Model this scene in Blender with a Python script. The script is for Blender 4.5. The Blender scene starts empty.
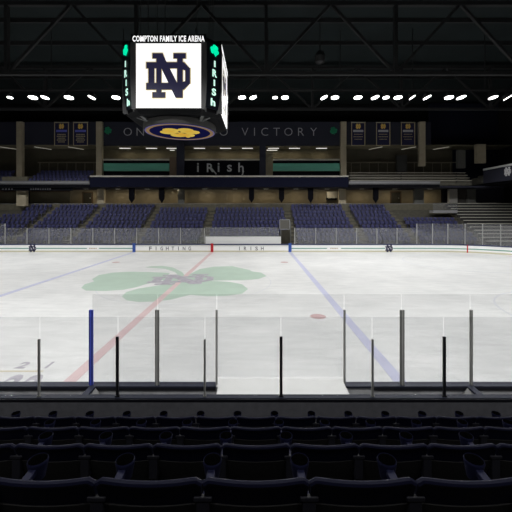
import bpy, math, random
from mathutils import Vector, Matrix
random.seed(7)
C = bpy.context.scene
COL = C.collection
PI = math.pi
F, HZ, CX, CH = 331.0, 212.0, 256.0, 3.98      # focal px, horizon row, centre column, eye height

def X(px, d): return (px - CX) * d / F
def Z(py, d): return CH - (py - HZ) * d / F

# ------------------------------------------------------------------ materials
MATS = {}
def lin(c):
    return tuple((v/255/12.92 if v/255 <= .04045 else ((v/255+.055)/1.055)**2.4) for v in c)
def mat(name, rgb, rough=.6, spec=.3, metal=0, noise=0, nscale=8, emit=None, estr=0, stretch=None):
    if name in MATS: return MATS[name]
    m = bpy.data.materials.new(name); m.use_nodes = True
    nt = m.node_tree; b = nt.nodes['Principled BSDF']
    b.inputs['Base Color'].default_value = (*rgb, 1)
    b.inputs['Roughness'].default_value = rough
    b.inputs['Metallic'].default_value = metal
    b.inputs['Specular IOR Level'].default_value = spec
    if noise:
        tc = nt.nodes.new('ShaderNodeTexCoord'); mp = nt.nodes.new('ShaderNodeMapping')
        if stretch: mp.inputs['Scale'].default_value = stretch
        n = nt.nodes.new('ShaderNodeTexNoise'); n.inputs['Scale'].default_value = nscale; n.inputs['Detail'].default_value = 5
        r = nt.nodes.new('ShaderNodeValToRGB')
        r.color_ramp.elements[0].position = .3; r.color_ramp.elements[1].position = .7
        r.color_ramp.elements[0].color = (*[v*(1-noise) for v in rgb], 1)
        r.color_ramp.elements[1].color = (*[min(1, v*(1+noise)) for v in rgb], 1)
        nt.links.new(tc.outputs['Object'], mp.inputs['Vector']); nt.links.new(mp.outputs[0], n.inputs['Vector'])
        nt.links.new(n.outputs['Fac'], r.inputs['Fac']); nt.links.new(r.outputs[0], b.inputs['Base Color'])
    if emit:
        b.inputs['Emission Color'].default_value = (*emit, 1); b.inputs['Emission Strength'].default_value = estr
    MATS[name] = m
    return m
def glass(name, trans, refl, haze=(.5,.5,.5), hz=.02):
    m = bpy.data.materials.new(name); m.use_nodes = True
    nt = m.node_tree; nt.nodes.clear()
    out = nt.nodes.new('ShaderNodeOutputMaterial')
    t = nt.nodes.new('ShaderNodeBsdfTransparent'); t.inputs[0].default_value = (*trans, 1)
    g = nt.nodes.new('ShaderNodeBsdfGlossy'); g.inputs['Roughness'].default_value = .06
    d = nt.nodes.new('ShaderNodeBsdfDiffuse'); d.inputs[0].default_value = (*haze, 1)
    a = nt.nodes.new('ShaderNodeMixShader'); a.inputs[0].default_value = refl
    b = nt.nodes.new('ShaderNodeMixShader'); b.inputs[0].default_value = hz
    nt.links.new(t.outputs[0], a.inputs[1]); nt.links.new(g.outputs[0], a.inputs[2])
    nt.links.new(a.outputs[0], b.inputs[1]); nt.links.new(d.outputs[0], b.inputs[2])
    nt.links.new(b.outputs[0], out.inputs[0])
    return m

def ice_material():
    m = bpy.data.materials.new('resurfaced_ice'); m.use_nodes = True
    nt = m.node_tree; b = nt.nodes['Principled BSDF']
    b.inputs['Roughness'].default_value = .42; b.inputs['Specular IOR Level'].default_value = .25
    tc = nt.nodes.new('ShaderNodeTexCoord')
    n1 = nt.nodes.new('ShaderNodeTexNoise'); n1.inputs['Scale'].default_value = .35; n1.inputs['Detail'].default_value = 8; n1.inputs['Roughness'].default_value = .65
    mp = nt.nodes.new('ShaderNodeMapping'); mp.inputs['Scale'].default_value = (.6, 3.2, 1); mp.inputs['Rotation'].default_value = (0, 0, .2)
    n2 = nt.nodes.new('ShaderNodeTexNoise'); n2.inputs['Scale'].default_value = 1.2; n2.inputs['Detail'].default_value = 9; n2.inputs['Roughness'].default_value = .7
    mx = nt.nodes.new('ShaderNodeMath'); mx.operation = 'ADD'
    r = nt.nodes.new('ShaderNodeValToRGB')
    r.color_ramp.elements[0].position = .36; r.color_ramp.elements[0].color = (.61, .615, .615, 1)
    r.color_ramp.elements[1].position = .62; r.color_ramp.elements[1].color = (.80, .80, .795, 1)
    hm = nt.nodes.new('ShaderNodeMath'); hm.operation = 'MULTIPLY'; hm.inputs[1].default_value = .5
    nt.links.new(tc.outputs['Object'], n1.inputs['Vector']); nt.links.new(tc.outputs['Object'], mp.inputs['Vector'])
    nt.links.new(mp.outputs[0], n2.inputs['Vector'])
    nt.links.new(n1.outputs['Fac'], mx.inputs[0]); nt.links.new(n2.outputs['Fac'], mx.inputs[1])
    nt.links.new(mx.outputs[0], hm.inputs[0]); nt.links.new(hm.outputs[0], r.inputs['Fac'])
    nt.links.new(r.outputs[0], b.inputs['Base Color'])
    return m

def seams_material(name, rgb, dark, sx, sz):
    """panel joints drawn by a brick texture (real paint or board joints)"""
    m = bpy.data.materials.new(name); m.use_nodes = True
    nt = m.node_tree; b = nt.nodes['Principled BSDF']; b.inputs['Roughness'].default_value = .7
    tc = nt.nodes.new('ShaderNodeTexCoord'); sp = nt.nodes.new('ShaderNodeSeparateXYZ'); cb = nt.nodes.new('ShaderNodeCombineXYZ')
    k = nt.nodes.new('ShaderNodeTexBrick'); k.offset = 0
    k.inputs['Color1'].default_value = (*rgb, 1); k.inputs['Color2'].default_value = (*[v*.9 for v in rgb], 1)
    k.inputs['Mortar'].default_value = (*dark, 1); k.inputs['Mortar Size'].default_value = .02
    k.inputs['Brick Width'].default_value = sx; k.inputs['Row Height'].default_value = sz; k.inputs['Scale'].default_value = 1
    nt.links.new(tc.outputs['Object'], sp.inputs[0]); nt.links.new(sp.outputs[0], cb.inputs[0]); nt.links.new(sp.outputs[2], cb.inputs[1])
    nt.links.new(cb.outputs[0], k.inputs['Vector']); nt.links.new(k.outputs['Color'], b.inputs['Base Color'])
    return m

M_ICE = ice_material()
M = dict(
 white_board=mat('white_board', (.96,.96,.95), .35), navy_cap=mat('navy_cap', (.035,.045,.11), .4),
 kick=mat('kick_plate_beige', (.62,.58,.42), .5), green=mat('board_green', (.16,.36,.28), .5),
 blue=mat('mark_blue', (.04,.10,.38), .5), red=mat('mark_red', (.55,.02,.03), .5),
 grey_letter=mat('letter_grey', (.12,.12,.14), .5),
 ice_blue=mat('ice_blue', (.53,.54,.70), .42, noise=.05, nscale=1.5), ice_red=mat('ice_red', (.66,.50,.505), .42, noise=.06, nscale=1.5),
 ice_green=mat('ice_green', (.455,.575,.49), .42, noise=.04, nscale=1.1), ice_grey=mat('ice_grey', (.42,.40,.45), .42, noise=.2, nscale=4),
 ice_tan=mat('ice_tan', (.62,.56,.42), .42), ice_pink=mat('ice_pink', (.52,.36,.36), .42),
 ice_ring=mat('ice_ring', (.62,.63,.68), .42), ice_pale=mat('ice_pale', (.66,.64,.66), .42),
 alu=mat('brushed_alu', (.42,.42,.41), .4, .5, .6), white_post=mat('white_post', (.36,.36,.35), .4),
 post_grey=mat('post_grey', (.30,.30,.285), .45, .5, .3), post_black=mat('post_black', (.012,.012,.014), .4),
 post_blue=mat('post_blue', (.05,.08,.5), .4), near_cap=mat('near_cap', (.022,.026,.05), .5),
 inner_board=mat('inner_board', (.78,.78,.79), .6, noise=.15, nscale=6), counter=mat('counter_white', (.93,.93,.91), .5),
 rubber=mat('rubber_floor', (.03,.03,.03), .9, noise=.3, nscale=20), wall_dk=mat('painted_block', (.105,.105,.117), .8, noise=.12, nscale=12),
 trim_bk=mat('trim_black', (.008,.008,.012), .5),
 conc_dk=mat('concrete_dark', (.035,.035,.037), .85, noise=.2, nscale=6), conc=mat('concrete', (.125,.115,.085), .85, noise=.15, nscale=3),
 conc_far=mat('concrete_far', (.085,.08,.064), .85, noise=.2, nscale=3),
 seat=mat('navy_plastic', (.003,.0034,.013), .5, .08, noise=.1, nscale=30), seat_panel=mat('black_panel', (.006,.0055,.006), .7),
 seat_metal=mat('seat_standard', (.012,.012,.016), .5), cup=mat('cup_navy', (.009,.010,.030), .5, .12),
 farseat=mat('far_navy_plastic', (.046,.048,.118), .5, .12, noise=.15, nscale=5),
 tan=mat('tan_wall', (.24,.20,.13), .8, noise=.08, nscale=1.5), tan_col=mat('tan_column', (.37,.32,.23), .8, noise=.08, nscale=2),
 tan_dk=mat('suite_wall', (.17,.15,.10), .8, noise=.1, nscale=1.5), fascia=mat('fascia_navy', (.030,.031,.045), .7, .08), fascia2=mat('fascia_band', (.007,.008,.020), .7, .04),
 ledge=mat('ledge_light', (.42,.40,.35), .6), teal=mat('teal_panel', (.12,.40,.30), .6), sign_grey=mat('sign_letter', (.55,.55,.56), .5),
 sign_dim=mat('sign_letter_dim', (.13,.13,.14), .5), shamrock=mat('shamrock_green', (.02,.26,.13), .5),
 gold=mat('gold_cloth', (.75,.50,.12), .7), border=mat('banner_border', (.42,.36,.22), .7), banner=mat('banner_navy', (.018,.018,.06), .8), bl_blue=mat('banner_blue', (.14,.16,.62), .8),
 bl_white=mat('banner_white', (.45,.45,.48), .8), pennant=mat('pennant_black', (.006,.006,.008), .9, 0),
 dark=mat('dark_void', (.006,.006,.008), .9, .05), steel=mat('roof_steel', (.019,.019,.020), .6), deck=mat('roof_deck', (.008,.013,.014), .9, noise=.2, nscale=.4),
 backwall=mat('upper_wall', (.008,.008,.009), .9), housing=mat('lamp_housing', (.03,.03,.03), .5), rail=mat('rail_grey', (.26,.26,.27), .5),
 bleach=mat('bleacher_alu', (.48,.46,.40), .5), door=mat('door_dark', (.03,.027,.018), .6), frame=mat('door_frame_brown', (.10,.065,.035), .6),
 board_body=mat('scoreboard_black', (.005,.005,.006), .6, .05), board_frame=mat('scoreboard_frame', (.085,.085,.086), .5, .4, .2), drum=mat('drum_grey', (.065,.064,.062), .8, .1),
 screen=mat('screen_white', (.8,.8,.8), .3, emit=(1,1,.98), estr=1.0), nd_navy=mat('screen_navy', (.01,.01,.02), .4, emit=(.016,.015,.040), estr=1),
 nd_gold=mat('screen_gold', (.3,.25,.1), .4, emit=(.50,.42,.25), estr=1), led_white=mat('led_white', (.8,.8,.8), .4, emit=(1,1,1), estr=1.0),
 led_mint=mat('led_mint', (.5,.8,.7), .4, emit=(.60,.95,.80), estr=.9), led_green=mat('led_green', (0,.5,.3), .4, emit=(.0,.72,.36), estr=1.0),
 led_back=mat('led_back', (.004,.006,.012), .4),
 disc_navy=mat('disc_navy', (.003,.003,.012), .5, 0, emit=(.0035,.0035,.028), estr=1), disc_gold=mat('disc_gold', (.4,.28,.05), .5, 0, emit=(.34,.23,.035), estr=1),
 disc_ring=mat('disc_ring', (.12,.08,.04), .5, 0, emit=(.14,.085,.045), estr=1), disc_rim=mat('disc_rim', (.03,.03,.1), .5, emit=(.04,.035,.12), estr=1),
 lamp=mat('lamp_lens', (.9,.9,.9), .4, emit=(1,1,.97), estr=6), suite_lamp=mat('suite_lamp', (.9,.9,.9), .4, emit=(1,.95,.85), estr=.75),
 side_lamp=mat('side_lamp', (.9,.9,.9), .4, emit=(1,.9,.7), estr=.16), wbox=mat('box_offwhite', (.40,.37,.30), .6),
 white_pillar=mat('white_pillar', (.30,.29,.27), .7), grey_pillar=mat('grey_pillar', (.10,.10,.092), .8),
)
G_NEAR = glass('arena_glass_near', (.946,.948,.95), .03, (.5,.5,.5), .012)
G_FAR = glass('arena_glass_far', (.90,.91,.92), .05, (.55,.55,.56), .075)  # diffuse haze imitates the bright ice reflected in the far panes

# ------------------------------------------------------------------ mesh helpers
ORG = {}
class Frame:
    def __init__(s, o, u, v):
        s.o = Vector(o); s.u = Vector(u).normalized(); s.v = Vector(v).normalized(); s.n = s.u.cross(s.v)
    def p(s, a, b, c=0): return s.o + s.u*a + s.v*b + s.n*c
def front(x, y, z): return Frame((x,y,z), (1,0,0), (0,0,1))
def ground(x, y, z=0): return Frame((x,y,z), (1,0,0), (0,1,0))

class MB:
    def __init__(s): s.v = []; s.f = []
    def add(s, vs, fs):
        b = len(s.v); s.v += [tuple(v) for v in vs]; s.f += [tuple(i+b for i in f) for f in fs]; return s
    def box(s, x0, x1, y0, y1, z0, z1):
        vs = [(x,y,z) for z in (z0,z1) for y in (y0,y1) for x in (x0,x1)]
        return s.add(vs, [(0,2,3,1),(4,5,7,6),(0,1,5,4),(2,6,7,3),(0,4,6,2),(1,3,7,5)])
    def poly(s, pts, fr, w0=0, w1=.01):
        n = len(pts); a = [fr.p(x,y,w0) for x,y in pts]; b = [fr.p(x,y,w1) for x,y in pts]
        area = sum(pts[i][0]*pts[(i+1)%n][1]-pts[(i+1)%n][0]*pts[i][1] for i in range(n))
        if area < 0: a.reverse(); b.reverse()
        return s.add(a+b, [tuple(range(n-1,-1,-1)), tuple(range(n,2*n))] + [(i,(i+1)%n,n+(i+1)%n,n+i) for i in range(n)])
    def tube(s, pts, r, n=8, cap=True):
        pts = [Vector(p) for p in pts]; rs = r if isinstance(r, (list,tuple)) else [r]*len(pts); rings = []
        for i, p in enumerate(pts):
            t = (pts[min(i+1,len(pts)-1)] - pts[max(i-1,0)]).normalized()
            up = Vector((0,0,1)) if abs(t.z) < .9 else Vector((0,1,0))
            a = t.cross(up).normalized(); b = t.cross(a)
            rings.append([p + (a*math.cos(2*PI*k/n) + b*math.sin(2*PI*k/n))*rs[i] for k in range(n)])
        vs = [v for rg in rings for v in rg]; fs = []
        for i in range(len(pts)-1):
            for k in range(n): fs.append((i*n+k, i*n+(k+1)%n, (i+1)*n+(k+1)%n, (i+1)*n+k))
        if cap: fs += [tuple(range(n-1,-1,-1)), tuple(range((len(pts)-1)*n, len(pts)*n))]
        return s.add(vs, fs)
    def bar(s, a, b, w, h):
        a = Vector(a); b = Vector(b); t = (b-a).normalized()
        up = Vector((0,0,1)) if abs(t.z) < .95 else Vector((0,1,0))
        u = t.cross(up).normalized(); v = u.cross(t)
        vs = [p + u*i*w/2 + v*j*h/2 for p in (a,b) for i,j in ((-1,-1),(1,-1),(1,1),(-1,1))]
        return s.add(vs, [(3,2,1,0),(4,5,6,7),(0,1,5,4),(1,2,6,5),(2,3,7,6),(3,0,4,7)])
    def lathe(s, prof, c, n=24, closed=False, top=True):
        vs = [(c[0]+r*math.cos(2*PI*k/n), c[1]+r*math.sin(2*PI*k/n), c[2]+z) for r,z in prof for k in range(n)]
        m = len(prof); fs = [(i*n+k, i*n+(k+1)%n, ((i+1)%m)*n+(k+1)%n, ((i+1)%m)*n+k) for i in range(m if closed else m-1) for k in range(n)]
        if not closed:
            if prof[0][0] > 1e-6: fs.append(tuple(range(n-1,-1,-1)))
            if top and prof[-1][0] > 1e-6: fs.append(tuple(range((m-1)*n, m*n)))
        return s.add(vs, fs)
    def text(s, body, fr, height=None, width=None, thick=.01, bold=0.0, w0=0, sp=1.0):
        cu = bpy.data.curves.new('t', 'FONT'); cu.body = body; cu.size = 1; cu.extrude = .01; cu.offset = bold; cu.resolution_u = 3; cu.space_character = sp
        ob = bpy.data.objects.new('t', cu); COL.objects.link(ob)
        dg = bpy.context.evaluated_depsgraph_get(); ev = ob.evaluated_get(dg); me = ev.to_mesh()
        vs = [v.co.copy() for v in me.vertices]; fs = [tuple(p.vertices) for p in me.polygons]
        ev.to_mesh_clear(); bpy.data.objects.remove(ob); bpy.data.curves.remove(cu)
        x0 = min(v.x for v in vs); x1 = max(v.x for v in vs); y0 = min(v.y for v in vs); y1 = max(v.y for v in vs)
        sy = height/(y1-y0) if height else None; sx = width/(x1-x0) if width else sy
        if sy is None: sy = sx
        return s.add([fr.p((v.x-(x0+x1)/2)*sx, (v.y-(y0+y1)/2)*sy, w0 + (thick if v.z > 0 else 0)) for v in vs], fs)
    def build(s, name, m, parent=None, smooth=False, origin=None, bevel=0, clean=False):
        if parent is not None: off = ORG[parent]
        elif origin is not None: off = Vector(origin)
        else:
            xs = [v[0] for v in s.v]; ys = [v[1] for v in s.v]; zs = [v[2] for v in s.v]
            off = Vector(((min(xs)+max(xs))/2, (min(ys)+max(ys))/2, min(zs)))
        me = bpy.data.meshes.new(name)
        me.from_pydata([tuple(Vector(v)-off) for v in s.v], [], s.f); me.update()
        me.materials.append(m)
        if smooth:
            for p in me.polygons: p.use_smooth = True
            try: me.set_sharp_from_angle(angle=math.radians(40))
            except Exception: pass
        o = bpy.data.objects.new(name, me); COL.objects.link(o)
        if parent is not None: o.parent = parent; ORG[o] = off
        else: o.location = off; ORG[o] = off
        if bevel:
            b = o.modifiers.new('bevel', 'BEVEL'); b.width = bevel; b.segments = 2; b.limit_method = 'ANGLE'
        return o

def tag(o, label, cat, group=None, kind=None):
    o['label'] = label; o['category'] = cat
    if group: o['group'] = group
    if kind: o['kind'] = kind
    return o
def struct(o, label=None, cat=None):
    o['kind'] = 'structure'
    if label: o['label'] = label
    if cat: o['category'] = cat
    return o
def thing(name, label, cat, loc, group=None):
    o = bpy.data.objects.new(name, None); COL.objects.link(o); o.location = loc; o.empty_display_size = .2
    ORG[o] = Vector(loc); return tag(o, label, cat, group)
def copy_tree(o, loc=None, parent=None):
    c = o.copy(); COL.objects.link(c)
    if parent is not None: c.parent = parent
    if loc is not None: c.location = loc
    for ch in list(o.children): copy_tree(ch, None, c)
    return c

def ell(cx, cy, rx, ry, n=28, a0=0, a1=2*PI):
    return [(cx+rx*math.cos(a0+(a1-a0)*i/n), cy+ry*math.sin(a0+(a1-a0)*i/n)) for i in range(n)]
def ring(mb, fr, cx, cy, r, w, w0, w1, n=64, a0=0, a1=2*PI):
    for i in range(n):
        t0 = a0+(a1-a0)*i/n; t1 = a0+(a1-a0)*(i+1)/n
        mb.poly([(cx+(r-w/2)*math.cos(t0), cy+(r-w/2)*math.sin(t0)), (cx+(r+w/2)*math.cos(t0), cy+(r+w/2)*math.sin(t0)),
                 (cx+(r+w/2)*math.cos(t1), cy+(r+w/2)*math.sin(t1)), (cx+(r-w/2)*math.cos(t1), cy+(r-w/2)*math.sin(t1))], fr, w0, w1)
# interlocked monogram out of convex strokes, in a unit box centred on 0
ND = [[(0,32),(126,32),(126,54),(0,54)], [(120,32),(134,32),(156,54),(139,62),(120,54)], [(139,54),(156,54),(156,108),(139,104)],
      [(139,100),(156,108),(134,130),(118,130),(118,106)], [(0,106),(126,106),(126,130),(0,130)], [(8,50),(29,50),(29,112),(8,112)],
      [(22,0),(58,0),(66,19),(22,19)], [(36,0),(54,0),(54,159),(36,159)], [(22,139),(68,139),(68,159),(22,159)],
      [(28,0),(57,0),(130,146),(130,159),(104,159)], [(97,0),(141,0),(141,19),(97,19)], [(110,0),(130,0),(130,159),(110,159)]]
def monogram(mb, fr, h, w0, w1, grow=0, sx=1):
    k = h/159
    for i, st in enumerate(ND):
        cxs = sum(p[0] for p in st)/len(st); cys = sum(p[1] for p in st)/len(st)
        pts = []
        for x, y in st:
            if grow:
                x += grow*(1 if x > cxs else -1); y += grow*(1 if y > cys else -1)
            pts.append(((x-78)*k*sx, -(y-79.5)*k))
        mb.poly(pts, fr, w0, w1 + .0002*i)
def shamrock(mb, fr, r, w0, w1, rot=PI/2, stem=True, sy=1):
    for j in range(3):
        a = rot + j*2*PI/3
        for s_ in (-1, 1):
            aa = a + s_*.40
            cx, cy = r*.56*math.cos(aa), r*.56*math.sin(aa)
            mb.poly([(x, y*sy) for x, y in ell(cx, cy, r*.36, r*.36, 16)], fr, w0, w1+.0003*j)
        mb.poly([(x, y*sy) for x, y in [(0,0),(r*.6*math.cos(a-.75),r*.6*math.sin(a-.75)),(r*.75*math.cos(a),r*.75*math.sin(a)),(r*.6*math.cos(a+.75),r*.6*math.sin(a+.75))]], fr, w0, w1)
    if stem:
        mb.poly([(-.05*r,0),(.07*r,0),(.26*r,-r*sy),(.10*r,-1.02*r*sy)], fr, w0, w1)

# ------------------------------------------------------------------ rink geometry
RX0, RX1, RY0, RY1, RR = -34.9, 26.1, 5.54, 32.9, 8.5
def corner(cx, cy, a0, a1, n=14): return [(cx+RR*math.cos(a0+(a1-a0)*i/n), cy+RR*math.sin(a0+(a1-a0)*i/n)) for i in range(n+1)]
per = (corner(RX0+RR, RY1-RR, PI, PI/2) + corner(RX1-RR, RY1-RR, PI/2, 0) + corner(RX1-RR, RY0+RR, 0, -PI/2) + corner(RX0+RR, RY0+RR, -PI/2, -PI))
ice = MB(); n = len(per)
ice.add([(x,y,0) for x,y in per] + [(x,y,-.05) for x,y in per], [tuple(range(n-1,-1,-1)), tuple(range(n,2*n))] + [(i,(i+1)%n,n+(i+1)%n,n+i) for i in range(n)])
floor = struct(ice.build('floor', M_ICE, origin=(0,0,0)))
def mark(name, m, fn, label=None):
    mb = MB(); fn(mb); o = mb.build(name, m, floor)
    if label: o['label'] = label
    return o
G = ground(0,0,0)
def IP(px, py):
    d = F*CH/(py-HZ); return ((px-CX)*d/F, d)
CLX = -4.37
mark('center_line', M['ice_red'], lambda b: b.box(CLX-.15, CLX+.15, RY0+.02, RY1-.02, 0, .006), 'pale red centre line')
mark('blue_line', M['ice_blue'], lambda b: b.box(CLX-7.75-.15, CLX-7.75+.15, RY0+.02, RY1-.02, 0, .006), 'pale blue line on the left')
mark('blue_line', M['ice_blue'], lambda b: b.box(CLX+7.75-.15, CLX+7.75+.15, RY0+.02, RY1-.02, 0, .006), 'pale blue line on the right')
LA = [(170,273),(148,272),(128.6,271.8),(113,272.6),(99,275),(92,279.2),(94.4,281.4),(84.6,284.3),(81.3,287.8),(85.6,290.5),(105,291),(122.7,289.8),(136.4,287.2),(145,284.3),(162,280.5)]
LB = [(172,279),(190.5,273.8),(200,269),(214,266.7),(232.6,266.2),(250,270.2),(252,271.4),(260.8,272.6),(266.6,276),(258.4,279),(242,280.3),(223,280.3),(205,281)]
LC = [(176,282.5),(154,286.2),(138.4,288.6),(126.6,292),(121.8,296.4),(126.6,300.3),(138.4,301.9),(154,301.5),(170,299.9),(181,297),(190.5,294.8),(207,296.3),(225.6,296),(242,293.7),(248,289),(242,284.3),(230,282),(216,281.2),(198,281)]
STEM = [(145,267.2),(152,266.2),(163,265.9),(173,267.6),(182,272),(186,277),(180,277),(175,272),(165,268.8),(155,268)]
MIDL = [(160,279),(176,276),(192,275),(210,279),(214,283),(190,284),(170,284)]
def logo(b):
    for k, L in enumerate((LA, LB, LC, STEM, MIDL)): b.poly([IP(*p) for p in L], G, 0, .003+.0004*k)
mark('shamrock_logo', M['ice_green'], logo, 'pale green shamrock painted at centre ice')
def inner(b):
    fr = Frame((*IP(182,279.2),0), (1,.10,0), (-.10,1,0)); monogram(b, fr, 2.9, .0075, .010, sx=1.3)
mark('monogram_logo', M['ice_grey'], inner, 'grey interlocked letters in the shamrock')
def thinring(b):
    cx, cy = IP(186, 281.5)
    ring(b, G, cx+.1, cy, 4.75, .03, 0, .0025)
mark('center_circle', M['ice_ring'], thinring)
for (x_, y_) in ((14.4, 12.2), (16.6, 26.2)):
    mark('faceoff_circle', M['ice_ring'], lambda b: ring(b, G, x_, y_, 4.57, .07, 0, .004))
for px, py in ((318,316.5),(284.5,262.3),(116,262.3)):
    x_, y_ = IP(px, py)
    mark('faceoff_dot', M['ice_pink'], lambda b: b.poly(ell(x_, y_, .30, .30), G, 0, .006), 'faded red face-off dot')
def digits(b):
    for px, py, s_, h in ((5,386.5,'2',1.1),(26,386.5,'2',1.1),(23.5,365.2,'2',.36),(49.5,365,'1',.36)):
        x_, y_ = IP(px, py); b.text(s_, ground(x_, y_), height=h, width=(.40 if h > 1 else .26) if s_ == '2' else .07, thick=.004, bold=.03)
mark('ice_numerals', M['ice_grey'], digits, 'grey numerals painted by the near boards')
y_ = F*CH/(371.3-HZ)
mark('tan_stripe', M['ice_tan'], lambda b: b.box(-9, X(43, y_), y_-.035, y_+.035, 0, .004), 'thin tan stripe')
mark('goal_line', M['ice_red'], lambda b: b.box(22.7, 22.76, 7.5, 30.9, 0, .006))

def sweep(mb, path, prof):
    """prof: (outward offset, z) loop; path points with normals pointing outward (left of travel for clockwise far side)"""
    nP = len(path); rings = []
    for i, p in enumerate(path):
        a = Vector((*path[max(i-1,0)],0)); b = Vector((*path[min(i+1,nP-1)],0)); t = (b-a).normalized()
        nrm = Vector((-t.y, t.x, 0))
        rings.append([Vector((*p,0)) + nrm*o + Vector((0,0,z)) for o, z in prof])
    m = len(prof); vs = [v for r in rings for v in r]; fs = []
    for i in range(nP-1):
        for k in range(m): fs.append((i*m+k, (i+1)*m+k, (i+1)*m+(k+1)%m, i*m+(k+1)%m))
    fs += [tuple(range(m)), tuple(range((nP-1)*m+m-1, (nP-1)*m-1, -1))]
    mb.add(vs, fs)
farpath = [(RX0, 14.1)] + corner(RX0+RR, RY1-RR, PI, PI/2) + corner(RX1-RR, RY1-RR, PI/2, 0, 26) + [(RX1, 14.1)]
BH = Z(244.4, RY1)
fb = thing('rink_boards', 'long low white rink boards with navy top running along the far side of the ice', 'rink boards', (CLX, RY1, 0))
b = MB(); sweep(b, farpath, [(0,0),(.10,0),(.10,BH-.06),(0,BH-.06)]); b.build('board_face', M['white_board'], fb)
b = MB(); sweep(b, farpath, [(-.02,BH-.06),(.13,BH-.06),(.13,BH+.05),(-.02,BH+.05)]); b.build('cap_rail', M['navy_cap'], fb)
b = MB(); sweep(b, farpath, [(-.012,.0),(0,.0),(0,.14),(-.012,.14)]); b.build('kick_plate', M['kick'], fb)
def strip(mb, pts, z0, z1, o=-.012): sweep(mb, pts, [(o,z0),(0,z0),(0,z1),(o,z1)])
XL, XR = CLX-7.75, CLX+7.75
zg = Z(248.4, RY1)
for pts in ([(RX0+RR, RY1), (X(29,RY1),RY1)], [(X(36,RY1),RY1),(X(87,RY1),RY1)], [(X(99,RY1),RY1),(XL-.15,RY1)],
            [(XR+.15,RY1),(X(327,RY1),RY1)], [(X(341,RY1),RY1),(X(385,RY1),RY1)], [(X(393,RY1),RY1)] + corner(RX1-RR, RY1-RR, PI/2, 0, 26) + [(RX1,14.1)]):
    b = MB(); strip(b, pts, zg-.045, zg+.045); b.build('green_stripe', M['green'], fb)
b = MB(); strip(b, [(XL+.15,RY1),(CLX-.15,RY1)], .60, .63); strip(b, [(CLX+.15,RY1),(XR-.15,RY1)], .60, .63); b.build('upper_stripe', M['ledge'], fb)
for px in (XL, XR):
    MB().box(px-.15, px+.15, RY1-.03, RY1, 0, BH+.12).build('blue_line_mark', M['blue'], fb)
MB().box(CLX-.13, CLX+.13, RY1-.03, RY1, 0, BH+.10).build('red_line_mark', M['red'], fb)
gl = [p for p in corner(RX1-RR, RY1-RR, PI/2, 0, 60) if abs((p[0]*F/p[1]+CX)-469) < 3][:1] or [(21.2, 31.9)]
gx, gy = gl[0]; tn = Vector((gy-(RY1-RR), -(gx-(RX1-RR)), 0)).normalized()
MB().poly([(-.045,0),(.045,0),(.045,BH+.02),(-.045,BH+.02)], Frame((gx,gy,0), tn, (0,0,1)), .03, .05).build('goal_line_mark', M['red'], fb)
for px in (32.5, 389):
    b = MB(); monogram(b, front(X(px,RY1), RY1, zg), .74, .014, .02); b.build('board_monogram', M['banner'], fb)
def spaced(mb, letters, y, zc, h, thick=.012, w0=0, bold=0, wr=None):
    for ch, px in letters:
        mb.text(ch, front(X(px,y), y, zc), height=h, width=(wr*h if wr and ch != 'I' else None), thick=thick, w0=w0, bold=bold)
zt = Z(248.5, RY1)
b = MB(); spaced(b, [(c, 150.5+i*5.6) for i, c in enumerate('FIGHTING')], RY1, zt, .36, wr=.72, bold=.01); b.build('board_lettering', M['grey_letter'], fb)['label'] = 'grey spaced letters FIGHTING'
b = MB(); spaced(b, [(c, 239.5+i*5.7) for i, c in enumerate('IRISH')], RY1, zt, .36, wr=.72, bold=.01); b.build('board_lettering', M['grey_letter'], fb)['label'] = 'grey spaced letters IRISH'
for px in (93, 334):
    b = MB()
    for i in range(5): b.poly([(-.05,-.05),(.05,-.05),(.05,.05),(-.05,.05)], front(X(px-3.2+i*1.6,RY1), RY1, zg), .004, .01)
    b.build('small_advert', M['border'], fb)

# far glass: every pane and every upright its own object
def pane(p0, p1, z0, z1, th, m, name, label, group, cat='glass panel', inset=.02):
    a = Vector((*p0,0)); c = Vector((*p1,0)); t = (c-a).normalized(); nn = Vector((-t.y,t.x,0))
    a += t*inset; c -= t*inset
    vs = [v + nn*o + Vector((0,0,z)) for z in (z0,z1) for v,o in ((a,-th/2),(c,-th/2),(c,th/2),(a,th/2))]
    o = MB().add(vs, [(3,2,1,0),(4,5,6,7),(0,1,5,4),(1,2,6,5),(2,3,7,6),(3,0,4,7)]).build(name, m)
    return tag(o, label, cat, group)
YG = RY1+.05
zl, zh = Z(228, YG), Z(223.6, YG); zb = BH+.06
left = [5.5-21.9*k for k in (2,1)] + [5.5+21.9*k for k in range(0,9)] + [204.5]
def upright(p, z0, z1, label, group, r=.03, m=None, name='glass_upright'):
    o = MB().box(p[0]-r, p[0]+r, p[1]-.03, p[1]+.03, z0, z1).build(name, m or M['white_post'])
    return tag(o, label, 'post', group)
for i, px in enumerate(left):
    hi = px < 6
    if px > -30: upright((X(px,YG), YG-.045), zb, (zh if hi else zl), 'slim pale upright between clear panes on the far boards, left of the white bench front' if px > 6 else 'taller pale upright at the far left end of the low panes', 'far uprights left of the bench' if px > 6 else 'far left tall uprights')
    if i < len(left)-1:
        hi = left[i+1] < 6.5
        pane((X(px,YG),YG), (X(left[i+1],YG),YG), zb, zh if hi else zl, .015, G_FAR, 'rink_glass',
             'taller hazy pane at far left end of boards' if hi else 'low hazy pane on far boards, left of the team bench',
             'tall panes at the far left' if hi else 'low far panes left of the bench')
right = [294.5, 315.5, 336, 356.5, 376.7, 396.8]
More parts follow.
